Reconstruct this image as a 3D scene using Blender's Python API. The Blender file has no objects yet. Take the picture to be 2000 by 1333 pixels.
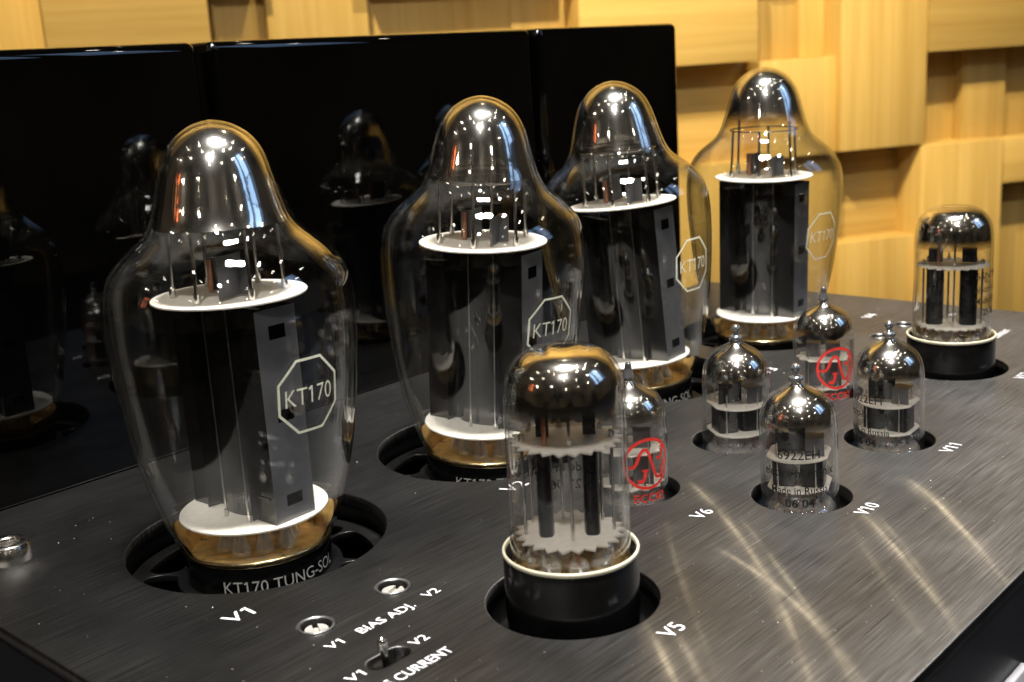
import bpy, bmesh, math, random
from mathutils import Vector, Matrix, Quaternion

random.seed(7)
sc = bpy.context.scene
COL = sc.collection
MM = 0.001
R_ = math.radians

# ------------------------------------------------------------------ camera
CAM_H = 0.12979
cam_d = bpy.data.cameras.new('camera')
cam = bpy.data.objects.new('camera', cam_d)
COL.objects.link(cam)
cr = Vector((0.669026, -0.740779, -0.060415)).normalized()
cu = Vector((0.216209, 0.116206, 0.969407)).normalized()
cf = Vector((0.711096, 0.661621, -0.237908)).normalized()
M = Matrix(((cr.x, cu.x, -cf.x, 0), (cr.y, cu.y, -cf.y, 0), (cr.z, cu.z, -cf.z, CAM_H), (0, 0, 0, 1)))
cam.matrix_world = M
cam_d.sensor_width = 36
cam_d.lens = 41.05
cam_d.clip_start = 0.02
cam_d.clip_end = 50
cam_d.dof.use_dof = True
cam_d.dof.focus_distance = 0.345
cam_d.dof.aperture_fstop = 24
sc.camera = cam

# ------------------------------------------------------------------ world and lamps
world = bpy.data.worlds.new('World')
sc.world = world
world.use_nodes = True
wb = world.node_tree.nodes['Background']
wb.inputs[0].default_value = (1.0, 0.80, 0.55, 1)
wb.inputs[1].default_value = 1.0
_wn = world.node_tree
_tc = _wn.nodes.new('ShaderNodeTexCoord')
_nz = _wn.nodes.new('ShaderNodeTexNoise')
_nz.inputs['Scale'].default_value = 3.2
_nz.inputs['Detail'].default_value = 4.0
_wn.links.new(_tc.outputs['Generated'], _nz.inputs['Vector'])
_rp = _wn.nodes.new('ShaderNodeValToRGB')
_rp.color_ramp.elements[0].position = 0.38
_rp.color_ramp.elements[0].color = (0.003, 0.0026, 0.002, 1)
_rp.color_ramp.elements[1].position = 0.66
_rp.color_ramp.elements[1].color = (0.034, 0.026, 0.016, 1)
_wn.links.new(_nz.outputs['Fac'], _rp.inputs[0])
_wn.links.new(_rp.outputs[0], wb.inputs[0])


def lamp(name, kind, loc, power, color, size=0.03, aim=None, spot=60, blend=0.5, sx=None, sy=None):
    d = bpy.data.lights.new(name, kind)
    d.energy = power
    d.color = color
    o = bpy.data.objects.new(name, d)
    COL.objects.link(o)
    o.location = loc
    if kind in ('POINT', 'SPOT'):
        d.shadow_soft_size = size
    if kind == 'SPOT':
        d.spot_size = R_(spot)
        d.spot_blend = blend
    if kind == 'AREA':
        d.shape = 'RECTANGLE'
        d.size = sx
        d.size_y = sy
    if aim is not None:
        v = Vector(aim) - Vector(loc)
        o.rotation_euler = v.to_track_quat('-Z', 'Y').to_euler()
    return o


WARM = (1.0, 0.88, 0.72)
NEUT = (1.0, 0.96, 0.91)
TGT = (0.33, 0.24, 0.0)
# ceiling spots above the amplifier
lamp('ceiling_spot', 'SPOT', (0.19, 0.15, 1.60), 175, NEUT, 0.080, TGT, 50)
lamp('ceiling_spot', 'SPOT', (0.31, 0.04, 1.62), 155, NEUT, 0.080, TGT, 50)
lamp('ceiling_spot', 'SPOT', (0.60, -0.16, 1.66), 16, NEUT, 0.036, TGT, 50)
lamp('ceiling_spot', 'SPOT', (-0.50, -0.42, 1.35), 60, NEUT, 0.045, TGT, 60)
# small far ceiling lamps that only sparkle in the glass
for (x, y, z, p) in [(-0.5, 0.5, 1.9, 3), (-0.8, 0.0, 1.9, 2), (-0.4, -0.6, 1.9, 3), (0.3, -0.8, 1.9, 2.5), (0.9, -0.7, 1.9, 3),
                     (1.3, -0.2, 1.9, 2.5), (-1.2, -1.1, 1.8, 2), (-0.3, -1.6, 1.8, 2), (0.8, -1.6, 1.8, 2),
                     (-1.6, 0.6, 1.8, 2), (-0.9, 1.1, 1.8, 2)]:
    lamp('ceiling_lamp', 'POINT', (x, y, z), p * 0.8, WARM, 0.024)
for (x, y, z) in [(-1.9, -0.4, 1.2), (-1.5, -1.5, 1.0), (-0.6, -2.1, 1.1), (0.5, -2.2, 1.3), (1.6, -1.2, 1.5), (1.9, -0.5, 1.7), (-2.0, 0.9, 1.0), (-1.3, 1.4, 1.3)]:
    lamp('added_sparkle_lamp', 'POINT', (x, y, z), 2.2, WARM, 0.022)  # lamps added only for more sparkles in the glass, no fixtures known there
# spots aimed at the wooden wall
lamp('wall_spot', 'SPOT', (0.05, 0.45, 1.50), 158, (1.0, 0.85, 0.54), 0.03, (0.95, 1.15, 0.05), 62, 0.7)
lamp('wall_spot', 'SPOT', (0.65, -0.05, 1.50), 158, (1.0, 0.85, 0.54), 0.03, (1.55, 0.72, 0.05), 62, 0.7)
# added spot behind the amplifier; its emission pattern draws the light streaks on the plate
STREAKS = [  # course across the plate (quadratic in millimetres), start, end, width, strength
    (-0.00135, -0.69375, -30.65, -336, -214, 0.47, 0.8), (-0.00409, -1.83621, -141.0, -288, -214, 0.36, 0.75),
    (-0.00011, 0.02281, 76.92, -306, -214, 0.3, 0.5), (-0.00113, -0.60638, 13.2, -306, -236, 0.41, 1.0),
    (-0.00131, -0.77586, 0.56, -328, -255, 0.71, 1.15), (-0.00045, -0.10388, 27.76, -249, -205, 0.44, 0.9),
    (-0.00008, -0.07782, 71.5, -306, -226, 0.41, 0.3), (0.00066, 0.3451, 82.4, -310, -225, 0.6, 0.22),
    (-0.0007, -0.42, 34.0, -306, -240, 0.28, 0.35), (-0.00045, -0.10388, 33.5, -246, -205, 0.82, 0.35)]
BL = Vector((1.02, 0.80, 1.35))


def streak_light():
    o = lamp('streak_projector', 'SPOT', BL, 185, (1.0, 0.82, 0.55), 0.0008, (0.25, 0.13, 0.0), 16, 0.5)
    o.data.use_nodes = True
    nt = o.data.node_tree
    em = [n for n in nt.nodes if n.type == 'EMISSION'][0]
    ge = nt.nodes.new('ShaderNodeNewGeometry')
    sp = nt.nodes.new('ShaderNodeSeparateXYZ')
    nt.links.new(ge.outputs['Incoming'], sp.inputs[0])

    def mth(op, a, b=None, c=None):
        n = nt.nodes.new('ShaderNodeMath')
        n.operation = op
        for k, v in enumerate((a, b, c)):
            if v is None:
                continue
            if isinstance(v, (int, float)):
                n.inputs[k].default_value = v
            else:
                nt.links.new(v, n.inputs[k])
        return n.outputs[0]
    k = mth('DIVIDE', BL.z * 1000, mth('ABSOLUTE', sp.outputs[2]))
    px = mth('MULTIPLY_ADD', sp.outputs[0], k, BL.x * 1000)
    py = mth('MULTIPLY_ADD', sp.outputs[1], k, BL.y * 1000)
    ss = mth('ADD', mth('MULTIPLY', px, -0.735), mth('MULTIPLY', py, -0.678))
    ww = mth('ADD', mth('MULTIPLY', px, 0.678), mth('MULTIPLY', py, -0.735))
    cb = nt.nodes.new('ShaderNodeCombineXYZ')
    nt.links.new(mth('MULTIPLY', ss, 0.05), cb.inputs[0])
    nt.links.new(mth('MULTIPLY', ww, 0.35), cb.inputs[1])
    nz = nt.nodes.new('ShaderNodeTexNoise')
    nz.inputs['Scale'].default_value = 1.0
    nz.inputs['Detail'].default_value = 3.0
    nt.links.new(cb.outputs[0], nz.inputs['Vector'])
    bm_ = nt.nodes.new('ShaderNodeMapRange')
    nt.links.new(nz.outputs['Fac'], bm_.inputs[0])
    bm_.inputs[1].default_value = 0.32
    bm_.inputs[2].default_value = 0.68
    bm_.inputs[3].default_value = 0.25
    bm_.inputs[4].default_value = 1.3
    brk = bm_.outputs[0]
    tot = 0.02
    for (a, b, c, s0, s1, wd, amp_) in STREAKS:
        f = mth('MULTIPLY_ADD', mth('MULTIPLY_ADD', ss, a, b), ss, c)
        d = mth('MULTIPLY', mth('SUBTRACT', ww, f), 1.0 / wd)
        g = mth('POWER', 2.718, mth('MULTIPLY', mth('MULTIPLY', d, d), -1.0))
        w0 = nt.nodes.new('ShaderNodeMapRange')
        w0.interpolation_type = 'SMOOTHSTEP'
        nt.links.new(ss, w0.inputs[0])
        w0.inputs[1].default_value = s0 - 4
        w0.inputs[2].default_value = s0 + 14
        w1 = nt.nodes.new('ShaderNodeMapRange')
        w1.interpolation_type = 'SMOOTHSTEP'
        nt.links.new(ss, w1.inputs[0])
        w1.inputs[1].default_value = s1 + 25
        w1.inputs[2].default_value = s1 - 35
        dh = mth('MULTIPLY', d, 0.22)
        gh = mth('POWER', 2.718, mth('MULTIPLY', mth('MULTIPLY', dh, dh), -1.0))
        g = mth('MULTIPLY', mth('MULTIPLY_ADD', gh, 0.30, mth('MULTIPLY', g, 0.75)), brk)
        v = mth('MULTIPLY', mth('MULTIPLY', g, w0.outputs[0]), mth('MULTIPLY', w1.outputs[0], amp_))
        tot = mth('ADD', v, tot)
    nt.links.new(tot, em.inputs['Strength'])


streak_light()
# blue daylight window at the right hand side of the camera
for (wx, wy, wsx, pw) in [(2.0, -2.0, 0.60, 1.0), (1.45, -2.45, 0.30, 0.5)]:
    for (wz, wsy, k_) in [(2.30, 0.70, 1.15), (1.58, 0.62, 0.9), (1.05, 0.30, 0.35)]:
        lamp('window_light', 'AREA', (wx, wy, wz), 2.6 * pw * k_, (0.38, 0.60, 1.0), aim=(0.3, 0.2, wz - 0.5), sx=wsx, sy=wsy)
# red glowing shelf at the left
lamp('red_shelf_light', 'AREA', (-1.5, 1.15, 0.82), 0.16, (1.0, 0.20, 0.06), aim=(0.2, 0.25, 0.08), sx=0.09, sy=0.16)
lamp('red_shelf_light', 'AREA', (-1.5, 1.15, 0.52), 0.18, (1.0, 0.20, 0.06), aim=(0.2, 0.25, 0.08), sx=0.07, sy=0.26)
lamp('red_shelf_light', 'AREA', (-1.42, 1.30, 0.60), 0.05, (1.0, 0.40, 0.16), aim=(0.2, 0.25, 0.08), sx=0.03, sy=0.30)

# ------------------------------------------------------------------ render settings
sc.view_settings.view_transform = 'Standard'
sc.view_settings.look = 'None'
sc.view_settings.exposure = 0.0
sc.view_settings.gamma = 1.0
sc.render.engine = 'CYCLES'
cy = sc.cycles
cy.use_denoising = True
cy.max_bounces = 10
cy.glossy_bounces = 6
cy.transmission_bounces = 8
cy.transparent_max_bounces = 64
cy.diffuse_bounces = 2
cy.sample_clamp_indirect = 6.0
cy.caustics_reflective = True
cy.blur_glossy = 0.3

# ------------------------------------------------------------------ materials
MATS = {}


def new_mat(name):
    m = bpy.data.materials.new(name)
    m.use_nodes = True
    nt = m.node_tree
    for n in list(nt.nodes):
        nt.nodes.remove(n)
    out = nt.nodes.new('ShaderNodeOutputMaterial')
    return m, nt, out


def N(nt, typ, **kw):
    n = nt.nodes.new(typ)
    for k, v in kw.items():
        if k in n.inputs:
            n.inputs[k].default_value = v
        else:
            setattr(n, k, v)
    return n


def pbr(name, color, rough=0.5, metal=0.0, noise=None, bump=None, rvar=None, coat=0.0, spec=0.5):
    """Principled with optional noise-driven colour variation, roughness variation and bump."""
    m, nt, out = new_mat(name)
    b = N(nt, 'ShaderNodeBsdfPrincipled')
    b.inputs['Base Color'].default_value = (*color, 1)
    b.inputs['Roughness'].default_value = rough
    b.inputs['Metallic'].default_value = metal
    b.inputs['Coat Weight'].default_value = coat
    b.inputs['Coat Roughness'].default_value = 0.02
    b.inputs['Specular IOR Level'].default_value = spec
    nt.links.new(b.outputs[0], out.inputs[0])
    tc = N(nt, 'ShaderNodeTexCoord')
    if noise:
        scale, amt = noise
        nz = N(nt, 'ShaderNodeTexNoise', Scale=scale, Detail=5.0)
        nt.links.new(tc.outputs['Object'], nz.inputs['Vector'])
        mr = N(nt, 'ShaderNodeMapRange')
        mr.inputs['From Min'].default_value = 0.3
        mr.inputs['From Max'].default_value = 0.7
        mr.inputs['To Min'].default_value = 1 - amt
        mr.inputs['To Max'].default_value = 1 + amt
        nt.links.new(nz.outputs['Fac'], mr.inputs['Value'])
        mx = N(nt, 'ShaderNodeVectorMath', operation='SCALE')
        mx.inputs[0].default_value = color
        nt.links.new(mr.outputs[0], mx.inputs['Scale'])
        nt.links.new(mx.outputs[0], b.inputs['Base Color'])
        if rvar:
            mr2 = N(nt, 'ShaderNodeMapRange')
            mr2.inputs['To Min'].default_value = max(0.01, rough - rvar)
            mr2.inputs['To Max'].default_value = rough + rvar
            nt.links.new(nz.outputs['Fac'], mr2.inputs['Value'])
            nt.links.new(mr2.outputs[0], b.inputs['Roughness'])
    if bump:
        scale, st, dist = bump
        nz = N(nt, 'ShaderNodeTexNoise', Scale=scale, Detail=3.0)
        nt.links.new(tc.outputs['Object'], nz.inputs['Vector'])
        bp = N(nt, 'ShaderNodeBump', Strength=st, Distance=dist)
        nt.links.new(nz.outputs['Fac'], bp.inputs['Height'])
        nt.links.new(bp.outputs[0], b.inputs['Normal'])
    MATS[name] = m
    return m


def schlick(nt, f0, power=5.0):
    lw = N(nt, 'ShaderNodeLayerWeight', Blend=0.5)
    pw = N(nt, 'ShaderNodeMath', operation='POWER')
    pw.inputs[1].default_value = power
    nt.links.new(lw.outputs['Facing'], pw.inputs[0])
    mr = N(nt, 'ShaderNodeMapRange')
    mr.inputs['To Min'].default_value = f0
    mr.inputs['To Max'].default_value = 1.0
    nt.links.new(pw.outputs[0], mr.inputs['Value'])
    return lw, mr


def glass_mat(name, tint=(0.97, 0.975, 0.97), edge=(0.42, 0.44, 0.43), f0=0.052, bump=0.03, glint_white=0.0):
    m, nt, out = new_mat(name)
    lw, fr = schlick(nt, f0, 3.6)
    ramp = N(nt, 'ShaderNodeMapRange', interpolation_type='SMOOTHSTEP')
    ramp.inputs['From Min'].default_value = 0.72
    ramp.inputs['From Max'].default_value = 1.0
    nt.links.new(lw.outputs['Facing'], ramp.inputs['Value'])
    mixc = N(nt, 'ShaderNodeMix', data_type='RGBA')
    mixc.inputs[6].default_value = (*tint, 1)
    mixc.inputs[7].default_value = (*edge, 1)
    nt.links.new(ramp.outputs[0], mixc.inputs[0])
    tr = N(nt, 'ShaderNodeBsdfTransparent')
    nt.links.new(mixc.outputs[2], tr.inputs[0])
    gl = N(nt, 'ShaderNodeBsdfGlossy', Roughness=0.015)
    gl.inputs['Color'].default_value = (1, 1, 1, 1)
    tc = N(nt, 'ShaderNodeTexCoord')
    nz = N(nt, 'ShaderNodeTexNoise', Scale=90.0, Detail=2.0)
    nt.links.new(tc.outputs['Object'], nz.inputs['Vector'])
    bp = N(nt, 'ShaderNodeBump', Strength=bump, Distance=0.002)
    nt.links.new(nz.outputs['Fac'], bp.inputs['Height'])
    nt.links.new(bp.outputs[0], gl.inputs['Normal'])
    mx = N(nt, 'ShaderNodeMixShader')
    nt.links.new(fr.outputs[0], mx.inputs[0])
    nt.links.new(tr.outputs[0], mx.inputs[1])
    nt.links.new(gl.outputs[0], mx.inputs[2])
    if glint_white:  # white mixed into clear seal glass in place of its bright glints
        df = N(nt, 'ShaderNodeBsdfDiffuse')
        df.inputs[0].default_value = (0.85, 0.83, 0.80, 1)
        fm = N(nt, 'ShaderNodeMixShader')
        fm.inputs[0].default_value = glint_white
        nt.links.new(mx.outputs[0], fm.inputs[1])
        nt.links.new(df.outputs[0], fm.inputs[2])
        mx = fm
    nt.links.new(mx.outputs[0], out.inputs[0])
    MATS[name] = m
    return m


def getter_mat(name, z_full, z_edge, color=(0.84, 0.82, 0.79), brown=(0.30, 0.20, 0.10), low=0.0, wav=0.004, rough=0.035, haze=0.26):
    """mirror film evaporated on the inside of the bulb; it thins out towards its lower edge"""
    m, nt, out = new_mat(name)
    tc = N(nt, 'ShaderNodeTexCoord')
    sx = N(nt, 'ShaderNodeSeparateXYZ')
    nt.links.new(tc.outputs['Object'], sx.inputs[0])
    oi = N(nt, 'ShaderNodeObjectInfo')
    ov = N(nt, 'ShaderNodeVectorMath', operation='SCALE')
    ov.inputs[0].default_value = (3.1, 1.7, 2.3)
    nt.links.new(oi.outputs['Random'], ov.inputs['Scale'])
    va = N(nt, 'ShaderNodeVectorMath', operation='ADD')
    nt.links.new(tc.outputs['Object'], va.inputs[0])
    nt.links.new(ov.outputs[0], va.inputs[1])
    nz = N(nt, 'ShaderNodeTexNoise', Scale=110.0, Detail=5.0)
    nt.links.new(va.outputs[0], nz.inputs['Vector'])
    ma = N(nt, 'ShaderNodeMath', operation='MULTIPLY_ADD')
    ma.inputs[1].default_value = wav
    nt.links.new(nz.outputs['Fac'], ma.inputs[0])
    nt.links.new(sx.outputs[2], ma.inputs[2])
    mr = N(nt, 'ShaderNodeMapRange', interpolation_type='SMOOTHSTEP')
    mr.inputs['From Min'].default_value = z_edge
    mr.inputs['From Max'].default_value = z_full
    mr.inputs['To Min'].default_value = low
    mr.inputs['To Max'].default_value = 1.0
    nt.links.new(ma.outputs[0], mr.inputs['Value'])
    mixc = N(nt, 'ShaderNodeMix', data_type='RGBA')
    mixc.inputs[6].default_value = (*brown, 1)
    mixc.inputs[7].default_value = (*color, 1)
    nt.links.new(mr.outputs[0], mixc.inputs[0])
    gl = N(nt, 'ShaderNodeBsdfGlossy', Roughness=rough)
    nt.links.new(mixc.outputs[2], gl.inputs[0])
    bz = N(nt, 'ShaderNodeTexNoise', Scale=700.0, Detail=3.0)
    nt.links.new(tc.outputs['Object'], bz.inputs['Vector'])
    bp = N(nt, 'ShaderNodeBump', Strength=0.04, Distance=0.0004)
    nt.links.new(bz.outputs['Fac'], bp.inputs['Height'])
    lz = N(nt, 'ShaderNodeTexNoise', Scale=75.0, Detail=1.0)
    nt.links.new(va.outputs[0], lz.inputs['Vector'])
    bp2 = N(nt, 'ShaderNodeBump', Strength=0.10, Distance=0.0015)
    nt.links.new(lz.outputs['Fac'], bp2.inputs['Height'])
    nt.links.new(bp2.outputs[0], bp.inputs['Normal'])
    nt.links.new(bp.outputs[0], gl.inputs['Normal'])
    hz = N(nt, 'ShaderNodeBsdfGlossy', Roughness=0.22)
    nt.links.new(mixc.outputs[2], hz.inputs[0])
    hm = N(nt, 'ShaderNodeMixShader')
    hm.inputs[0].default_value = haze
    nt.links.new(gl.outputs[0], hm.inputs[1])
    nt.links.new(hz.outputs[0], hm.inputs[2])
    tr = N(nt, 'ShaderNodeBsdfTransparent')
    tr.inputs[0].default_value = (0.95, 0.9, 0.82, 1)
    mx = N(nt, 'ShaderNodeMixShader')
    nt.links.new(mr.outputs[0], mx.inputs[0])
    nt.links.new(tr.outputs[0], mx.inputs[1])
    nt.links.new(hm.outputs[0], mx.inputs[2])
    nt.links.new(mx.outputs[0], out.inputs[0])
    MATS[name] = m
    return m


def brushed_mat():
    m, nt, out = new_mat('brushed_black_aluminium')
    tc = N(nt, 'ShaderNodeTexCoord')
    b = N(nt, 'ShaderNodeBsdfPrincipled')
    b.inputs['Metallic'].default_value = 1.0
    b.inputs['Anisotropic'].default_value = 0.6
    tg = N(nt, 'ShaderNodeTangent', direction_type='UV_MAP')
    nt.links.new(tg.outputs[0], b.inputs['Tangent'])
    nt.links.new(b.outputs[0], out.inputs[0])

    def streak(sx, sy, det, dist=0.0):
        mp = N(nt, 'ShaderNodeMapping')
        mp.inputs['Scale'].default_value = (sx, sy, 40)
        nt.links.new(tc.outputs['Object'], mp.inputs[0])
        nz = N(nt, 'ShaderNodeTexNoise', Scale=1.0, Detail=det, Roughness=0.65)
        nt.links.new(mp.outputs[0], nz.inputs['Vector'])
        return nz
    fine = streak(45, 3600, 2)
    mid = streak(20, 1100, 3)
    blot = N(nt, 'ShaderNodeTexNoise', Scale=24.0, Detail=4.0, Roughness=0.6)
    nt.links.new(tc.outputs['Object'], blot.inputs['Vector'])
    add = N(nt, 'ShaderNodeMath', operation='MULTIPLY_ADD')
    add.inputs[1].default_value = 0.72
    nt.links.new(fine.outputs['Fac'], add.inputs[0])
    h2 = N(nt, 'ShaderNodeMath', operation='MULTIPLY')
    h2.inputs[1].default_value = 0.28
    nt.links.new(mid.outputs['Fac'], h2.inputs[0])
    nt.links.new(h2.outputs[0], add.inputs[2])
    cr_ = N(nt, 'ShaderNodeValToRGB')
    cr_.color_ramp.elements[0].position = 0.30
    cr_.color_ramp.elements[0].color = (0.034, 0.034, 0.034, 1)
    cr_.color_ramp.elements[1].position = 0.72
    cr_.color_ramp.elements[1].color = (0.190, 0.186, 0.180, 1)
    nt.links.new(add.outputs[0], cr_.inputs[0])
    mr3 = N(nt, 'ShaderNodeMapRange')
    mr3.inputs['From Min'].default_value = 0.25
    mr3.inputs['From Max'].default_value = 0.75
    mr3.inputs['To Min'].default_value = 0.82
    mr3.inputs['To Max'].default_value = 1.15
    nt.links.new(blot.outputs['Fac'], mr3.inputs['Value'])
    sc3 = N(nt, 'ShaderNodeVectorMath', operation='SCALE')
    nt.links.new(cr_.outputs[0], sc3.inputs[0])
    nt.links.new(mr3.outputs[0], sc3.inputs['Scale'])
    nt.links.new(sc3.outputs[0], b.inputs['Base Color'])
    mr2 = N(nt, 'ShaderNodeMapRange')
    mr2.inputs['To Min'].default_value = 0.38
    mr2.inputs['To Max'].default_value = 0.56
    nt.links.new(blot.outputs['Fac'], mr2.inputs['Value'])
    nt.links.new(mr2.outputs[0], b.inputs['Roughness'])
    bp = N(nt, 'ShaderNodeBump', Strength=0.35, Distance=0.00006)
    nt.links.new(add.outputs[0], bp.inputs['Height'])
    nt.links.new(bp.outputs[0], b.inputs['Normal'])
    MATS['brushed'] = m
    return m


def wood_mat(name, vertical):
    m, nt, out = new_mat(name)
    b = N(nt, 'ShaderNodeBsdfPrincipled', Roughness=0.55)
    b.inputs['Specular IOR Level'].default_value = 0.3
    nt.links.new(b.outputs[0], out.inputs[0])
    tc = N(nt, 'ShaderNodeTexCoord')
    oi = N(nt, 'ShaderNodeObjectInfo')
    mp = N(nt, 'ShaderNodeMapping')
    mp.inputs['Scale'].default_value = (80, 80, 3.0) if vertical else (3.0, 80, 80)
    nt.links.new(tc.outputs['Object'], mp.inputs[0])
    off = N(nt, 'ShaderNodeVectorMath', operation='SCALE')
    off.inputs[0].default_value = (31, 17, 23)
    nt.links.new(oi.outputs['Random'], off.inputs['Scale'])
    nt.links.new(off.outputs[0], mp.inputs['Location'])
    nz = N(nt, 'ShaderNodeTexNoise', Scale=1.0, Detail=6.0, Roughness=0.6, Distortion=0.6)
    nt.links.new(mp.outputs[0], nz.inputs['Vector'])
    ramp = N(nt, 'ShaderNodeValToRGB')
    ramp.color_ramp.elements[0].position = 0.30
    ramp.color_ramp.elements[0].color = (0.55, 0.345, 0.090, 1)
    ramp.color_ramp.elements[1].position = 0.70
    ramp.color_ramp.elements[1].color = (0.70, 0.47, 0.15, 1)
    nt.links.new(nz.outputs['Fac'], ramp.inputs[0])
    mr = N(nt, 'ShaderNodeMapRange')
    mr.inputs['To Min'].default_value = 0.80
    mr.inputs['To Max'].default_value = 1.16
    nt.links.new(oi.outputs['Random'], mr.inputs['Value'])
    s = N(nt, 'ShaderNodeVectorMath', operation='SCALE')
    nt.links.new(ramp.outputs[0], s.inputs[0])
    nt.links.new(mr.outputs[0], s.inputs['Scale'])
    nt.links.new(s.outputs[0], b.inputs['Base Color'])
    bp = N(nt, 'ShaderNodeBump', Strength=0.2, Distance=0.0008)
    nt.links.new(nz.outputs['Fac'], bp.inputs['Height'])
    nt.links.new(bp.outputs[0], b.inputs['Normal'])
    MATS[name] = m
    return m


brushed_mat()
wood_mat('wood_upright', True)
wood_mat('wood_level', False)
glass_mat('bulb_glass')
glass_mat('small_glass', tint=(0.985, 0.985, 0.98), edge=(0.66, 0.67, 0.66), f0=0.045, bump=0.03)
glass_mat('bead_glass', tint=(0.97, 0.97, 0.95), edge=(0.85, 0.84, 0.80), f0=0.35, bump=0.3, glint_white=0.26)
pbr('piano_black', (0.0004, 0.0004, 0.0004), 0.03, coat=0.0, bump=(30, 0.03, 0.002), spec=0.6)
pbr('chassis_black', (0.012, 0.013, 0.016), 0.38, noise=(60, 0.3))
pbr('socket_black', (0.006, 0.006, 0.006), 0.36, noise=(200, 0.3), rvar=0.1)
pbr('phenolic', (0.004, 0.004, 0.004), 0.16, noise=(150, 0.3), rvar=0.05, spec=0.4)
pbr('mica', (0.80, 0.75, 0.67), 0.55, noise=(500, 0.07))
pbr('anode_grey', (0.16, 0.16, 0.17), 0.38, metal=0.6, noise=(140, 0.18), rvar=0.1, bump=(300, 0.1, 0.0004))
pbr('anode_side', (0.085, 0.083, 0.080), 0.20, metal=0.95, noise=(120, 0.2), rvar=0.08, bump=(120, 0.12, 0.0006))
pbr('anode_dark', (0.024, 0.024, 0.024), 0.28, metal=0.5, noise=(180, 0.25), rvar=0.1)
pbr('nickel', (0.62, 0.60, 0.56), 0.20, metal=1.0, noise=(300, 0.12), rvar=0.08)
pbr('copper', (0.62, 0.30, 0.19), 0.32, metal=0.8, noise=(300, 0.15))
pbr('brass_rim', (0.66, 0.52, 0.28), 0.22, metal=1.0, noise=(400, 0.15), rvar=0.08)
pbr('brown_film', (0.88, 0.58, 0.21), 0.30, metal=0.45, noise=(260, 0.4), rvar=0.1, bump=(300, 0.6, 0.0012))
pbr('cream_rim', (0.50, 0.47, 0.35), 0.45, noise=(300, 0.1))
pbr('white_print', (0.66, 0.66, 0.69), 0.6, noise=(1500, 0.08))
pbr('grey_print', (0.42, 0.42, 0.40), 0.6, noise=(1500, 0.2))
pbr('badge_print', (0.90, 0.91, 0.72), 0.55, noise=(900, 0.12))
pbr('black_print', (0.012, 0.012, 0.012), 0.5, noise=(900, 0.2))
pbr('red_print', (0.78, 0.04, 0.03), 0.5, noise=(900, 0.15))
pbr('tip_glass', (0.30, 0.31, 0.33), 0.08, metal=0.75, noise=(900, 0.2), spec=0.9, coat=0.5)
pbr('red_pin', (0.33, 0.07, 0.04), 0.35, metal=0.4, noise=(500, 0.2))
pbr('screw_steel', (0.52, 0.50, 0.46), 0.36, metal=0.55, noise=(600, 0.15), rvar=0.1)
pbr('rim_grey', (0.24, 0.24, 0.24), 0.34, metal=0.9, noise=(600, 0.15), rvar=0.1)
pbr('dust', (0.8, 0.78, 0.72), 0.8, noise=(300, 0.1))
pbr('floor_dark', (0.010, 0.010, 0.012), 0.55, noise=(12, 0.3))
pbr('pale_grey', (0.42, 0.42, 0.45), 0.5, noise=(40, 0.1))

# ------------------------------------------------------------------ mesh helpers (millimetres in, metres out)


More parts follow.
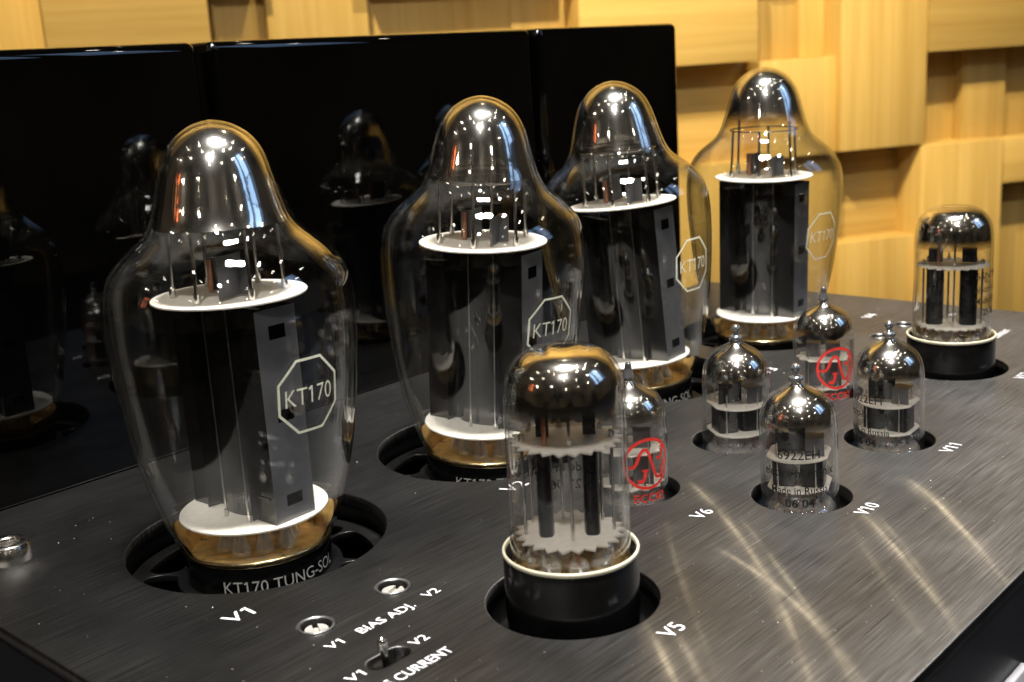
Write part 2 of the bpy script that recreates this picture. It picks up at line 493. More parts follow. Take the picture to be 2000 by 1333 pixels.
class MB:
    def __init__(self):
        self.v, self.f, self.sm = [], [], []

    def add(self, vs, fs, smooth=False):
        o = len(self.v)
        self.v += [tuple(p) for p in vs]
        self.f += [tuple(i + o for i in q) for q in fs]
        self.sm += [smooth] * len(fs)
        return self

    def box(self, x0, x1, y0, y1, z0, z1):
        vs = [(x, y, z) for z in (z0, z1) for y in (y0, y1) for x in (x0, x1)]
        return self.add(vs, [(0, 2, 3, 1), (4, 5, 7, 6), (0, 1, 5, 4), (2, 6, 7, 3), (0, 4, 6, 2), (1, 3, 7, 5)])

    def rbox(self, x0, x1, y0, y1, z0, z1, r, seg=4):
        """box with all edges rounded"""
        bm = bmesh.new()
        bmesh.ops.create_cube(bm, size=1.0)
        for q in bm.verts:
            q.co = ((x0 + x1) / 2 + q.co.x * (x1 - x0), (y0 + y1) / 2 + q.co.y * (y1 - y0), (z0 + z1) / 2 + q.co.z * (z1 - z0))
        bmesh.ops.bevel(bm, geom=bm.edges[:], offset=r, segments=seg, profile=0.5, affect='EDGES')
        bm.verts.index_update()
        self.add([q.co[:] for q in bm.verts], [[w.index for w in fc.verts] for fc in bm.faces], True)
        bm.free()
        return self

    def lathe(self, prof, n=64, a0=0.0, a1=2 * math.pi, smooth=True, cx=0, cy=0):
        full = abs(a1 - a0 - 2 * math.pi) < 1e-6
        cols = n if full else n + 1
        vs, idx = [], []
        for (r, z) in prof:
            if r < 1e-6:
                idx.append([len(vs)] * cols)
                vs.append((cx, cy, z))
            else:
                row = []
                for i in range(cols):
                    a = a0 + (a1 - a0) * i / n
                    row.append(len(vs))
                    vs.append((cx + r * math.cos(a), cy + r * math.sin(a), z))
                idx.append(row)
        fs = []
        for k in range(len(prof) - 1):
            for i in range(n):
                j = (i + 1) % cols
                q = [idx[k][i], idx[k][j], idx[k + 1][j], idx[k + 1][i]]
                q2 = []
                for w in q:
                    if w not in q2:
                        q2.append(w)
                if len(q2) > 2:
                    fs.append(q2)
        return self.add(vs, fs, smooth)

    def tube(self, pts, r, n=8, cap=True):
        pts = [Vector(p) for p in pts]
        rs = r if isinstance(r, (list, tuple)) else [r] * len(pts)
        vs, fs = [], []
        up = None
        for k, p in enumerate(pts):
            t = (pts[min(k + 1, len(pts) - 1)] - pts[max(k - 1, 0)]).normalized()
            if up is None:
                up = Vector((1, 0, 0)) if abs(t.x) < 0.9 else Vector((0, 1, 0))
            a = t.cross(up).normalized()
            b = t.cross(a).normalized()
            up = b.cross(t) if False else up
            for i in range(n):
                w = 2 * math.pi * i / n
                vs.append(p + (a * math.cos(w) + b * math.sin(w)) * rs[k])
        for k in range(len(pts) - 1):
            for i in range(n):
                j = (i + 1) % n
                fs.append((k * n + i, k * n + j, (k + 1) * n + j, (k + 1) * n + i))
        self.add(vs, fs, True)
        if cap:
            m = len(pts) - 1
            self.add(vs[:n], [tuple(range(n))[::-1]])
            self.add(vs[m * n:], [tuple(range(n))])
        return self

    def prism(self, outline, z0, z1, smooth=False, caps=True):
        n = len(outline)
        vs = [(x, y, z0) for x, y in outline] + [(x, y, z1) for x, y in outline]
        fs = [(i, (i + 1) % n, n + (i + 1) % n, n + i) for i in range(n)]
        self.add(vs, fs, smooth)
        if caps:
            self.add(vs[:n], [tuple(range(n))[::-1]])
            self.add(vs[n:], [tuple(range(n))])
        return self

    def strip(self, pts, w, closed=False):
        """flat ribbon in xy with mitred corners"""
        pts = [Vector((p[0], p[1])) for p in pts]
        n = len(pts)
        L, Rr = [], []
        for k in range(n):
            if closed:
                p0, p2 = pts[k - 1], pts[(k + 1) % n]
            else:
                p0, p2 = pts[max(k - 1, 0)], pts[min(k + 1, n - 1)]
            d1 = (pts[k] - p0)
            d2 = (p2 - pts[k])
            if d1.length < 1e-9:
                d1 = d2
            if d2.length < 1e-9:
                d2 = d1
            n1 = Vector((-d1.y, d1.x)).normalized()
            n2 = Vector((-d2.y, d2.x)).normalized()
            m = (n1 + n2).normalized()
            s = (w / 2) / max(0.35, m.dot(n1))
            L.append(pts[k] + m * s)
            Rr.append(pts[k] - m * s)
        vs = [(p.x, p.y, 0) for p in L] + [(p.x, p.y, 0) for p in Rr]
        fs = []
        for k in range(n if closed else n - 1):
            j = (k + 1) % n
            fs.append((k, n + k, n + j, j))
        return self.add(vs, fs)

    def map(self, fn):
        self.v = [tuple(fn(*p)) for p in self.v]
        return self

    def mesh(self, name):
        me = bpy.data.meshes.new(name)
        me.from_pydata([(x * MM, y * MM, z * MM) for x, y, z in self.v], [], self.f)
        me.polygons.foreach_set('use_smooth', self.sm)
        me.update()
        return me

    def build(self, name, mat, parent=None, loc=None):
        me = self.mesh(name)
        return link(name, me, mat, parent, loc)


def link(name, me, mat, parent=None, loc=None):
    o = bpy.data.objects.new(name, me)
    COL.objects.link(o)
    if mat is not None:
        me.materials.clear()
        me.materials.append(MATS[mat] if isinstance(mat, str) else mat)
    if parent is not None:
        o.parent = parent
    if loc is not None:
        o.location = [c * MM for c in loc]
    return o


def tag(o, label=None, cat=None, group=None, kind=None):
    if label:
        o['label'] = label
    if cat:
        o['category'] = cat
    if group:
        o['group'] = group
    if kind:
        o['kind'] = kind
    return o


def empty(name, loc):
    o = bpy.data.objects.new(name, None)
    o.empty_display_size = 0.02
    COL.objects.link(o)
    o.location = [c * MM for c in loc]
    return o


def circle(cx, cy, r, n=72):
    return [(cx + r * math.cos(2 * math.pi * i / n), cy + r * math.sin(2 * math.pi * i / n)) for i in range(n)]


def smooth_profile(pts, sub=4):
    """Catmull-Rom through the given (r, z) points"""
    out = []
    n = len(pts)
    for i in range(n - 1):
        p0, p1, p2, p3 = pts[max(i - 1, 0)], pts[i], pts[i + 1], pts[min(i + 2, n - 1)]
        for k in range(sub):
            t = k / sub
            q = []
            for c in range(2):
                q.append(0.5 * (2 * p1[c] + (p2[c] - p0[c]) * t + (2 * p0[c] - 5 * p1[c] + 4 * p2[c] - p3[c]) * t * t
                                + (3 * p1[c] - p0[c] - 3 * p2[c] + p3[c]) * t ** 3))
            out.append((max(q[0], 0.0), q[1]))
    out.append(pts[-1])
    return out


def offset_in(prof, d):
    """profile moved inwards by d"""
    out = []
    for i, (r, z) in enumerate(prof):
        a = prof[max(i - 1, 0)]
        b = prof[min(i + 1, len(prof) - 1)]
        tr, tz = b[0] - a[0], b[1] - a[1]
        l = math.hypot(tr, tz) or 1
        nr, nz = -tz / l, tr / l        # outward for a profile running downwards from the top
        if r < 1e-6:
            out.append((0.0, z - d))
        else:
            out.append((max(r - nr * d, 0.02), z - nz * d))
    return out


def radius_at(prof, z):
    best = prof[-1][0]
    for (r1, z1), (r2, z2) in zip(prof, prof[1:]):
        if min(z1, z2) <= z <= max(z1, z2) and abs(z1 - z2) > 1e-9:
            t = (z - z1) / (z2 - z1)
            return r1 + (r2 - r1) * t
    return best


def filled(name, outer, holes, z_top, thick, bevel=0.0):
    """flat plate with holes: a filled 2D curve turned into a mesh (millimetres)"""
    cu_ = bpy.data.curves.new(name, 'CURVE')
    cu_.dimensions = '2D'
    cu_.fill_mode = 'BOTH'
    for pts in [outer] + holes:
        s = cu_.splines.new('POLY')
        s.points.add(len(pts) - 1)
        for p, (x, y) in zip(s.points, pts):
            p.co = (x * MM, y * MM, 0, 1)
        s.use_cyclic_u = True
    cu_.extrude = (thick / 2 - bevel) * MM
    cu_.bevel_depth = bevel * MM
    cu_.bevel_resolution = 2
    cu_.offset = -bevel * MM
    o = bpy.data.objects.new(name, cu_)
    COL.objects.link(o)
    dg = bpy.context.evaluated_depsgraph_get()
    me = bpy.data.meshes.new_from_object(o.evaluated_get(dg))
    bpy.data.objects.remove(o)
    bpy.data.curves.remove(cu_)
    me.transform(Matrix.Translation((0, 0, (z_top - thick / 2) * MM)))
    uv = me.uv_layers.new(name='UVMap') if not me.uv_layers else me.uv_layers[0]
    for lp in me.loops:
        c = me.vertices[lp.vertex_index].co
        uv.data[lp.index].uv = (c.x, c.y)
    return me


ADV = {}


def advance(prefix):
    """width of the lettering before a character"""
    if prefix == '':
        return 0.0
    if prefix not in ADV:
        fc = bpy.data.curves.new('lettering', 'FONT')
        fc.body = prefix + 'H'
        o = bpy.data.objects.new('lettering', fc)
        COL.objects.link(o)
        dg = bpy.context.evaluated_depsgraph_get()
        me = bpy.data.meshes.new_from_object(o.evaluated_get(dg))
        ADV[prefix] = max(v.co.x for v in me.vertices) - 0.653
        bpy.data.objects.remove(o)
        bpy.data.curves.remove(fc)
        bpy.data.meshes.remove(me)
    return ADV[prefix]


def text_mb(body, width=None, height=None, align='CENTER', bold=0.0, shear=0.0):
    """lettering as flat mesh, scaled to the given width and cap height in millimetres"""
    fc = bpy.data.curves.new('lettering', 'FONT')
    fc.body = body
    fc.size = 1.0
    fc.offset = bold
    fc.shear = shear
    fc.resolution_u = 3
    o = bpy.data.objects.new('lettering', fc)
    COL.objects.link(o)
    dg = bpy.context.evaluated_depsgraph_get()
    me = bpy.data.meshes.new_from_object(o.evaluated_get(dg))
    bpy.data.objects.remove(o)
    bpy.data.curves.remove(fc)
    vs = [v.co.copy() for v in me.vertices]
    fs = [tuple(p.vertices) for p in me.polygons]
    bpy.data.meshes.remove(me)
    if '1' in body:                     # give the figure one its flag
        stem = 0.075 + bold
        for ci, ch_ in enumerate(body):
            if ch_ == '1':
                xr = advance(body[:ci]) + 0.30 + bold * 0.5
                k = len(vs)
                vs += [Vector((xr - 0.05, 0.682 + bold, 0)), Vector((xr - 0.115, 0.682 + bold, 0)), Vector((xr - 0.225, 0.60, 0)), Vector((xr - 0.225, 0.60 - stem * 1.2, 0)), Vector((xr - 0.05, 0.682 - stem * 1.7, 0))]
                fs += [(k, k + 1, k + 2, k + 3, k + 4)]
    x0, x1 = min(v.x for v in vs), max(v.x for v in vs)
    cap = 0.682
    sy = height / cap
    sx = width / (x1 - x0) if width else sy
    ox = {'CENTER': (x0 + x1) / 2, 'LEFT': x0, 'RIGHT': x1}[align]
    m = MB()
    m.add([((v.x - ox) * sx, v.y * sy, 0) for v in vs], fs)
    return m


def wrap(mb, alpha0, z0, rfun, lift=0.15):
    """bend flat artwork round a tube; alpha is measured from the side facing local -Y towards +X"""
    def fn(x, y, z):
        zz = z0 + y
        r = rfun(zz) + lift
        a = R_(alpha0) + x / r
        return (r * math.sin(a), -r * math.cos(a), zz)
    return mb.map(fn)


# ------------------------------------------------------------------ setting: floor and wooden diffuser wall
fl = MB().box(-3000, 3500, -3000, 3500, -330, -310).build('floor', 'floor_dark')
tag(fl, kind='structure')

WA = R_(-30)
wall_a = Vector((math.cos(WA), math.sin(WA), 0))
wall_n = Vector((-wall_a.y, wall_a.x, 0))
PW = Vector((1.0982, 1.0218, 0))
wall_rot = Matrix((wall_a, wall_n, Vector((0, 0, 1)))).transposed().to_euler()
wall = MB().box(-1500, 1900, 0, 30, -309, 1310).build('wall', 'wood_level')
wall.location = PW
wall.rotation_euler = wall_rot
tag(wall, 'pale wooden wall of stepped square blocks behind the amplifier', None, None, 'structure')
D_W = 1434.0
U_C = -438.0      # foot of the camera on the wall, wall coordinates
V_C = 129.8


def block(u0, u1, v0, v1, d, grain):
    """one wooden block standing d millimetres proud of the wall"""
    s = (D_W - d) / D_W
    u0, u1 = U_C + (u0 - U_C) * s, U_C + (u1 - U_C) * s
    v0, v1 = V_C + (v0 - V_C) * s, V_C + (v1 - V_C) * s
    w, h = u1 - u0 - 0.8, v1 - v0 - 0.8
    me = MB().rbox(-w / 2, w / 2, -d, -0.05, -h / 2, h / 2, 0.9, 2).mesh('block')
    o = link('block', me, 'wood_upright' if grain == 'v' else 'wood_level', wall, ((u0 + u1) / 2, 0, (v0 + v1) / 2))
    return o


SPEC = [
    (115, 371, 101, 235, 62, 'h'), (371, 432, 101, 235, 14, 'v'), (432, 496, 101, 235, 24, 'v'),
    (371, 497, -32, 101, 52, 'v'), (498, 638, -31, 235, 66, 'v'), (497, 632, -160, -31, 10, 'h'),
    (495, 629, -309, -160, 54, 'v'), (632, 774, -309, -33, 66, 'v'), (640, 900, 97, 235, 68, 'h'),
    (639, 699, -33, 97, 10, 'v'), (699, 774, -33, 97, 30, 'v'), (774, 900, -33, 97, 16, 'v'),
    (775, 900, -100, -34, 62, 'h'), (774, 900, -309, -101, 12, 'v'),
    (243, 371, -31, 101, 12, 'h'), (243, 371, -309, -31, 52, 'v'), (371, 495, -309, -32, 34, 'v'),
    (115, 243, -309, 101, 30, 'v'), (-13, 115, -309, 101, 52, 'h'), (-700, -13, -309, 101, 40, 'h'),
    (-640, -520, 101, 360, 20, 'v'), (-520, -340, 101, 360, 62, 'h'), (-340, -275, 101, 240, 10, 'v'),
    (-275, -154, 101, 360, 34, 'v'), (-340, -275, 241, 360, 70, 'h'), (-154, 24, 101, 235, 12, 'v'), (24, 114, 101, 235, 16, 'v'),
    (-154, 114, 236, 360, 72, 'h'),
    (115, 243, 236, 360, 20, 'v'), (243, 371, 236, 360, 60, 'h'), (371, 498, 236, 360, 60, 'h'), (499, 640, 236, 360, 20, 'v'),
    (641, 770, 236, 360, 64, 'v'), (771, 900, 236, 360, 30, 'h'),
]
for s_ in SPEC:
    block(*s_)
rows = [(361 + 130 * k, 490 + 130 * k) for k in range(7)]
for (v0, v1) in rows:
    u = -1430
    while u < 1800:
        block(u, u + 129, v0, v1, random.choice([10, 22, 36, 50, 64]), random.choice('hv'))
        u += 130
for (v0, v1) in [(-309, -161), (-160, -31), (-30, 100), (101, 230), (231, 360)]:
    for u in range(-1430, -720, 130):
        block(u, u + 129 if u + 130 < -700 else u + 110, v0, v1, random.choice([10, 22, 36, 50, 64]), random.choice('hv'))
    for u in range(901, 1800, 130):
        block(u, u + 129, v0, v1, random.choice([10, 22, 36, 50, 64]), random.choice('hv'))

# ------------------------------------------------------------------ amplifier
BIG = [(177.7, 269.7), (273.0, 270.1), (368.5, 272.3), (459.3, 270.1)]
BIG_TILT = [(0.475, 0.415), (1.04, -2.98), (-1.32, 3.43), (-0.31, -1.08)]
OCT = [(199.8, 171.1), (442.2, 176.1)]
NOV = {'v6': (266.9, 202.6), 'v7': (321.7, 199.9), 'v9': (387.9, 202.5), 'v10': (289.5, 158.0), 'v11': (349.3, 158.6)}
PX0, PX1, PY0, PY1 = 105.5, 545.3, 89.6, 356.6

amp = empty('tube_amplifier', (325.4, 223, -75))
tag(amp, 'black brushed metal tube amplifier with glossy transformer covers along its back', 'amplifier')
AO = Vector((325.4, 223, -75))


def apart(mb, name, mat, parent=None):
    """part of the amplifier: coordinates are given in the place, stored relative to the amplifier"""
    if isinstance(mb, MB):
        me = mb.mesh(name)
    else:
        me = mb
    me.transform(Matrix.Translation(-AO * MM))
    return link(name, me, mat, parent or amp)


POTS = [(152.7, 211.8), (177.8, 212.2), (472.9, 219.5), (498.0, 220.0)]
SLOTS = [(152.6, 186.0), (498.1, 186.0)]


def capsule(cx, cy, l, w, n=14):
    r = w / 2
    h = l / 2 - r
    return ([(cx + h + r * math.cos(a), cy + r * math.sin(a)) for a in [(-0.5 + i / n) * math.pi for i in range(n + 1)]]
            + [(cx - h + r * math.cos(a), cy + r * math.sin(a)) for a in [(0.5 + i / n) * math.pi for i in range(n + 1)]])


HOLES = ([(x, y, 36.8) for x, y in BIG] + [(x, y, 21.3) for x, y in OCT] + [(x, y, 14.4) for x, y in NOV.values()]
         + [(x, y, 4.6) for x, y in POTS])
outer = [(PX0, PY0), (PX1, PY0), (PX1, PY1), (PX0, PY1)]
hole_pts = [circle(x, y, r, 96 if r > 10 else 40) for x, y, r in HOLES] + [capsule(x, y, 11.5, 5.4) for x, y in SLOTS]
plate = apart(filled('top_plate', outer, hole_pts, 0.0, 3.6, 0.3), 'top_plate', 'brushed')
# chassis tray below the plate
ch = MB()
ch.box(PX0 + 1, PX1 - 1, PY0 + 1, PY0 + 4, -75, -3.62).box(PX0 + 1, PX1 - 1, PY1 - 4, PY1 - 1, -75, -3.62)
ch.box(PX0 + 1, PX0 + 4, PY0 + 4.01, PY1 - 4.01, -75, -3.62).box(PX1 - 4, PX1 - 1, PY0 + 4.01, PY1 - 4.01, -75, -3.62)
ch.box(PX0 + 4.01, PX1 - 4.01, PY0 + 4.01, PY1 - 4.01, -75, -72)
apart(ch, 'chassis', 'chassis_black')
for fx in (PX0 + 30, PX1 - 30):
    for fy in (PY0 + 30, PY1 - 30):
        f_ = MB().lathe([(0, -75.1), (16, -75.1), (17, -77), (15, -98), (13, -100), (0, -100)], 32, cx=fx, cy=fy)
        apart(f_, 'foot', 'socket_black')
# transformer covers
for (x0, x1) in [(125.5, 235.0), (239.6, 409.6), (414.2, 525.2)]:
    apart(MB().rbox(x0, x1, 357.4, 480, -70, 140.6, 3.2, 5), 'transformer_cover', 'piano_black')
apart(MB().box(127, 523, 361.5, 476, -70, 137.0), 'cover_frame', 'piano_black')


apart(MB().rbox(120, 278.3, 88.4, 90.55, -62, -26.6, 0.5, 2), 'front_plate', 'pale_grey')


# sockets
def petal(cx, cy, a, r0, r1, half):
    pts = []
    rm, rr = (r0 + r1) / 2, (r1 - r0) / 2
    n = 8
    for i in range(n + 1):
        t = a - half + 2 * half * i / n
        pts.append((cx + r1 * math.cos(t), cy + r1 * math.sin(t)))
    for i in range(1, n):
        ph = math.pi * i / n
        t = a + half
        ex = 0.10 * math.sin(ph)
        rad = rm + rr * math.cos(ph)
        pts.append((cx + rad * math.cos(t + ex), cy + rad * math.sin(t + ex)))
    for i in range(n + 1):
        t = a + half - 2 * half * i / n
        pts.append((cx + r0 * math.cos(t), cy + r0 * math.sin(t)))
    for i in range(1, n):
        ph = math.pi * i / n
        t = a - half
        ex = 0.10 * math.sin(ph)
        rad = rm - rr * math.cos(ph)
        pts.append((cx + rad * math.cos(t - ex), cy + rad * math.sin(t - ex)))
    return pts


for (x, y) in BIG:
    hs = [petal(x, y, R_(22.5 + 45 * k), 23.5, 33.0, R_(15.5)) for k in range(8)]
    so = apart(filled('socket_plate', circle(x, y, 37.6, 96), hs, -9.5, 2.0, 0.3), 'socket_plate', 'socket_black')
    apart(MB().lathe([(37.7, -3.62), (38.4, -3.62), (38.4, -12), (37.7, -12), (37.7, -3.62)], 96, cx=x, cy=y), 'socket_collar', 'socket_black', so)
for (x, y) in OCT:
    so = apart(MB().lathe([(22.5, -3.62), (22.5, -12), (0, -12.2)], 64, cx=x, cy=y), 'tube_socket', 'socket_black')
for (x, y) in NOV.values():
    so = apart(MB().lathe([(15.2, -3.62), (15.2, -6.5), (11.5, -7.5), (0, -7.6)], 48, cx=x, cy=y), 'tube_socket', 'socket_black')
# bias adjusters: rim, screw
for (x, y), rot in zip(POTS, (62, 20, 40, 10)):
    p = apart(MB().lathe([(4.5, 0.05), (4.35, 0.35), (3.75, 0.12), (3.55, -0.6), (3.5, -6), (0, -6.2)], 40, cx=x, cy=y), 'bias_adjuster', 'socket_black')
    rim = apart(MB().lathe([(4.62, 0.02), (4.55, 0.42), (4.2, 0.42), (3.75, 0.10), (3.6, -1.2)], 40, cx=x, cy=y), 'rim', 'rim_grey', p)
    s = MB()
    for sgn in (1, -1):
        pts = []
        for i in range(13):
            a = R_(15) + R_(150) * i / 12
            pts.append((2.85 * math.cos(a), sgn * 2.85 * math.sin(a)))
        if sgn < 0:
            pts = pts[::-1]
        s.prism(pts, -1.9, -0.9)
    s.prism(circle(0, 0, 2.85, 24), -5, -1.91)
    c_, s__ = math.cos(R_(rot)), math.sin(R_(rot))
    s.map(lambda a, b, c: (x + a * c_ - b * s__, y + a * s__ + b * c_, c))
    apart(s, 'screw', 'screw_steel', p)
# toggle switches
for (x, y) in SLOTS:
    t = MB()
    t.lathe([(0, -6.0), (2.9, -6.0), (2.9, -5.0), (2.2, -4.2), (2.0, -3.0), (0, -3.0)], 24, cx=x, cy=y)
    sw = apart(t, 'toggle_switch', 'nickel')
    lv = MB().tube([(x - 0.3, y, -3.2), (x - 0.8, y, 0.5), (x - 1.3, y, 4.2), (x - 1.36, y, 4.9), (x - 1.4, y, 5.4), (x - 1.42, y, 5.7)],
                   [0.85, 0.95, 1.15, 1.15, 0.85, 0.25], 16)
    apart(lv, 'lever', 'nickel', sw)
    apart(MB().prism(capsule(x, y, 13.5, 7.4), -8, -6.2), 'switch_bed', 'socket_black', sw)
# cage posts at the corners
for (x, y) in [(126.6, 316.2), (524.0, 316.2), (126.6, 110.0), (524.0, 110.0)]:
    p = MB().lathe([(3.0, 2.6), (3.0, 4.9), (3.4, 5.4), (5.4, 5.5), (5.8, 5.2), (5.85, 0.02)], 48, cx=x, cy=y)
    q = apart(p, 'cage_post', 'nickel')
    apart(MB().lathe([(0, 3.0), (2.99, 3.0)], 24, cx=x, cy=y), 'screw_head', 'nickel', q)


# lettering on the plate
def plate_text(body, cx, cy, w, h, bold=0.0):
    m = text_mb(body, w, h, bold=bold)
    m.map(lambda x, y, z: (cx + x, cy - h / 2 + y, 0.035))
    o = apart(m, 'printed_lettering', 'white_print')
    return o


plate_text('V1', 144.6, 232.2, 7.4, 4.9, 0.0)
plate_text('V2', 248.0, 233.6, 9.0, 4.9, 0.0)
plate_text('V3', 401.0, 233.6, 9.0, 4.9, 0.0)
plate_text('V4', 507.0, 241.0, 8.6, 4.9, 0.0)
plate_text('V5', 200.0, 142.0, 6.6, 4.2)
plate_text('V6', 261.5, 174.0, 7.0, 4.2)
plate_text('V10', 289.9, 137.8, 9.0, 4.0)
plate_text('V11', 350.3, 138.6, 9.0, 4.0)
plate_text('V12', 441.5, 148.0, 8.6, 4.0)
for dx in (0.0, 345.4):
    dy = 0.0 if dx == 0 else 7.5
    plate_text('BIAS ADJ.', 165.4 + dx, 201.0 + dy, 17.4, 3.0, 0.004)
    plate_text('V1' if dx == 0 else 'V3', 149.4 + dx, 201.0 + dy, 4.5, 2.8, 0.003)
    plate_text('V2' if dx == 0 else 'V4', 181.2 + dx, 201.8 + dy, 4.8, 2.8, 0.003)
    plate_text('V1' if dx == 0 else 'V3', 142.8 + dx, 185.9, 4.6, 2.8, 0.003)
    plate_text('V2' if dx == 0 else 'V4', 162.4 + dx, 186.3, 4.8, 2.8, 0.003)
    plate_text('BIAS CURRENT', 151.6 + dx, 177.6, 24.6, 3.0, 0.004)

# ------------------------------------------------------------------ valves
TZ = 15.0     # the foot of every valve stands 15 mm below the plate surface


def valve_root(name, x, y, tilt, foot=TZ):
    o = empty(name, (x, y, -foot))
    ax = Vector((math.tan(R_(tilt[0])), math.tan(R_(tilt[1])), 1)).normalized()
    spin = math.atan2(y, x) - math.pi / 2
    q = Vector((0, 0, 1)).rotation_difference(ax) @ Quaternion((0, 0, 1), spin)
    o.rotation_mode = 'QUATERNION'
    o.rotation_quaternion = q
    return o


def vpart(mb, name, mat, parent, foot=TZ):
    me = mb.mesh(name) if isinstance(mb, MB) else mb
    me.transform(Matrix.Translation((0, 0, foot * MM)))
    return link(name, me, mat, parent)


def rotz(mb, deg):
    c, s = math.cos(R_(deg)), math.sin(R_(deg))
    return mb.map(lambda x, y, z: (x * c - y * s, x * s + y * c, z))


BIG_PROF = smooth_profile([(0, 118), (3.2, 117.5), (6.4, 116.3), (9.8, 114), (12.6, 110.6), (14.6, 106.3), (16.1, 101.2), (17.5, 96), (19.0, 91.8),
                           (21.0, 88.6), (24.2, 85.9), (27.8, 82.8), (31.0, 79.0), (33.0, 74.5), (33.75, 69), (33.85, 63), (33.4, 54),
                           (32.3, 43), (30.5, 30), (28.0, 18.5), (25.0, 8.5), (22.4, 2.4), (20.2, -1.2), (19.6, -3.5)], 4)


def shell(prof, t):
    inn = offset_in(prof, t)
    return prof + inn[::-1]


def mica_star(r, teeth, depth, z, t=0.5):
    pts = []
    n = teeth * 4
    for i in range(n):
        a = 2 * math.pi * i / n
        ph = (i % 4)
        rr = r if ph in (0,) else (r - depth if ph == 2 else r - depth * 0.55)
        pts.append((rr * math.cos(a), rr * math.sin(a)))
    m = MB()
    c0 = len(pts)
    vs = [(x, y, z) for x, y in pts] + [(x, y, z + t) for x, y in pts] + [(0, 0, z), (0, 0, z + t)]
    fs = []
    for i in range(c0):
        j = (i + 1) % c0
        fs.append((i, j, c0 + j, c0 + i))
        fs.append((j, i, 2 * c0))
        fs.append((c0 + i, c0 + j, 2 * c0 + 1))
    m.add(vs, fs)
    return m


def anode_large(z0, z1):
    """long anode box with open ends top and bottom, slotted end faces and a swelling middle"""
    hx, hy = 18.5, 6.8
    side = [(hx, hy), (10.2, hy), (9.6, 4.2), (8.4, 4.0)]
    for i in range(9):
        a = math.pi * i / 8
        side.append((7.2 * math.cos(a), 4.2 + 2.9 * math.sin(a)))
    side += [(-8.4, 4.0), (-9.6, 4.2), (-10.2, hy), (-hx, hy)]
    m = MB()
    for sg in (1, -1):
        pts = [(x, sg * y) for x, y in side]
        n = len(pts)
        m.add([(x, y, z) for z in (z0, z1) for x, y in pts], [(i, i + 1, n + i + 1, n + i) for i in range(n - 1)])
    ends = []
    ys = [-hy, -2.6, 2.9, hy]
    zs = [z0, z0 + 4.2, z0 + 7.4, z0 + 28.0, z0 + 31.4, z1 - 8.4, z1 - 4.6, z1]
    for sg in (1, -1):
        e = MB()
        ends.append(e)
        for iy in range(3):
            for iz in range(7):
                if iy == 1 and iz in (1, 3, 5):
                    continue
                a, b, c, d = ys[iy], ys[iy + 1], zs[iz], zs[iz + 1]
                e.add([(sg * hx, a, c), (sg * hx, b, c), (sg * hx, b, d), (sg * hx, a, d)], [(0, 1, 2, 3)])
    m.box(-12, 12, -0.9, 0.9, z0 + 1, z1 - 1)      # inner sleeve seen through the slots
    for sx_ in (1, -1):
        for sy_ in (1, -1):
            m.box(sx_ * 10.05 - 0.2, sx_ * 10.05 + 0.2, min(sy_ * 6.85, sy_ * 8.3), max(sy_ * 6.85, sy_ * 8.3), z0 + 0.2, z1 - 0.2)
            for zr in (0.12, 0.3, 0.52, 0.72, 0.9):
                zz = z0 + (z1 - z0) * zr
                m.box(sx_ * 14.2 - 2.6, sx_ * 14.2 + 2.6, min(sy_ * 6.81, sy_ * 7.15), max(sy_ * 6.81, sy_ * 7.15), zz - 0.35, zz + 0.35)
    return m, ends


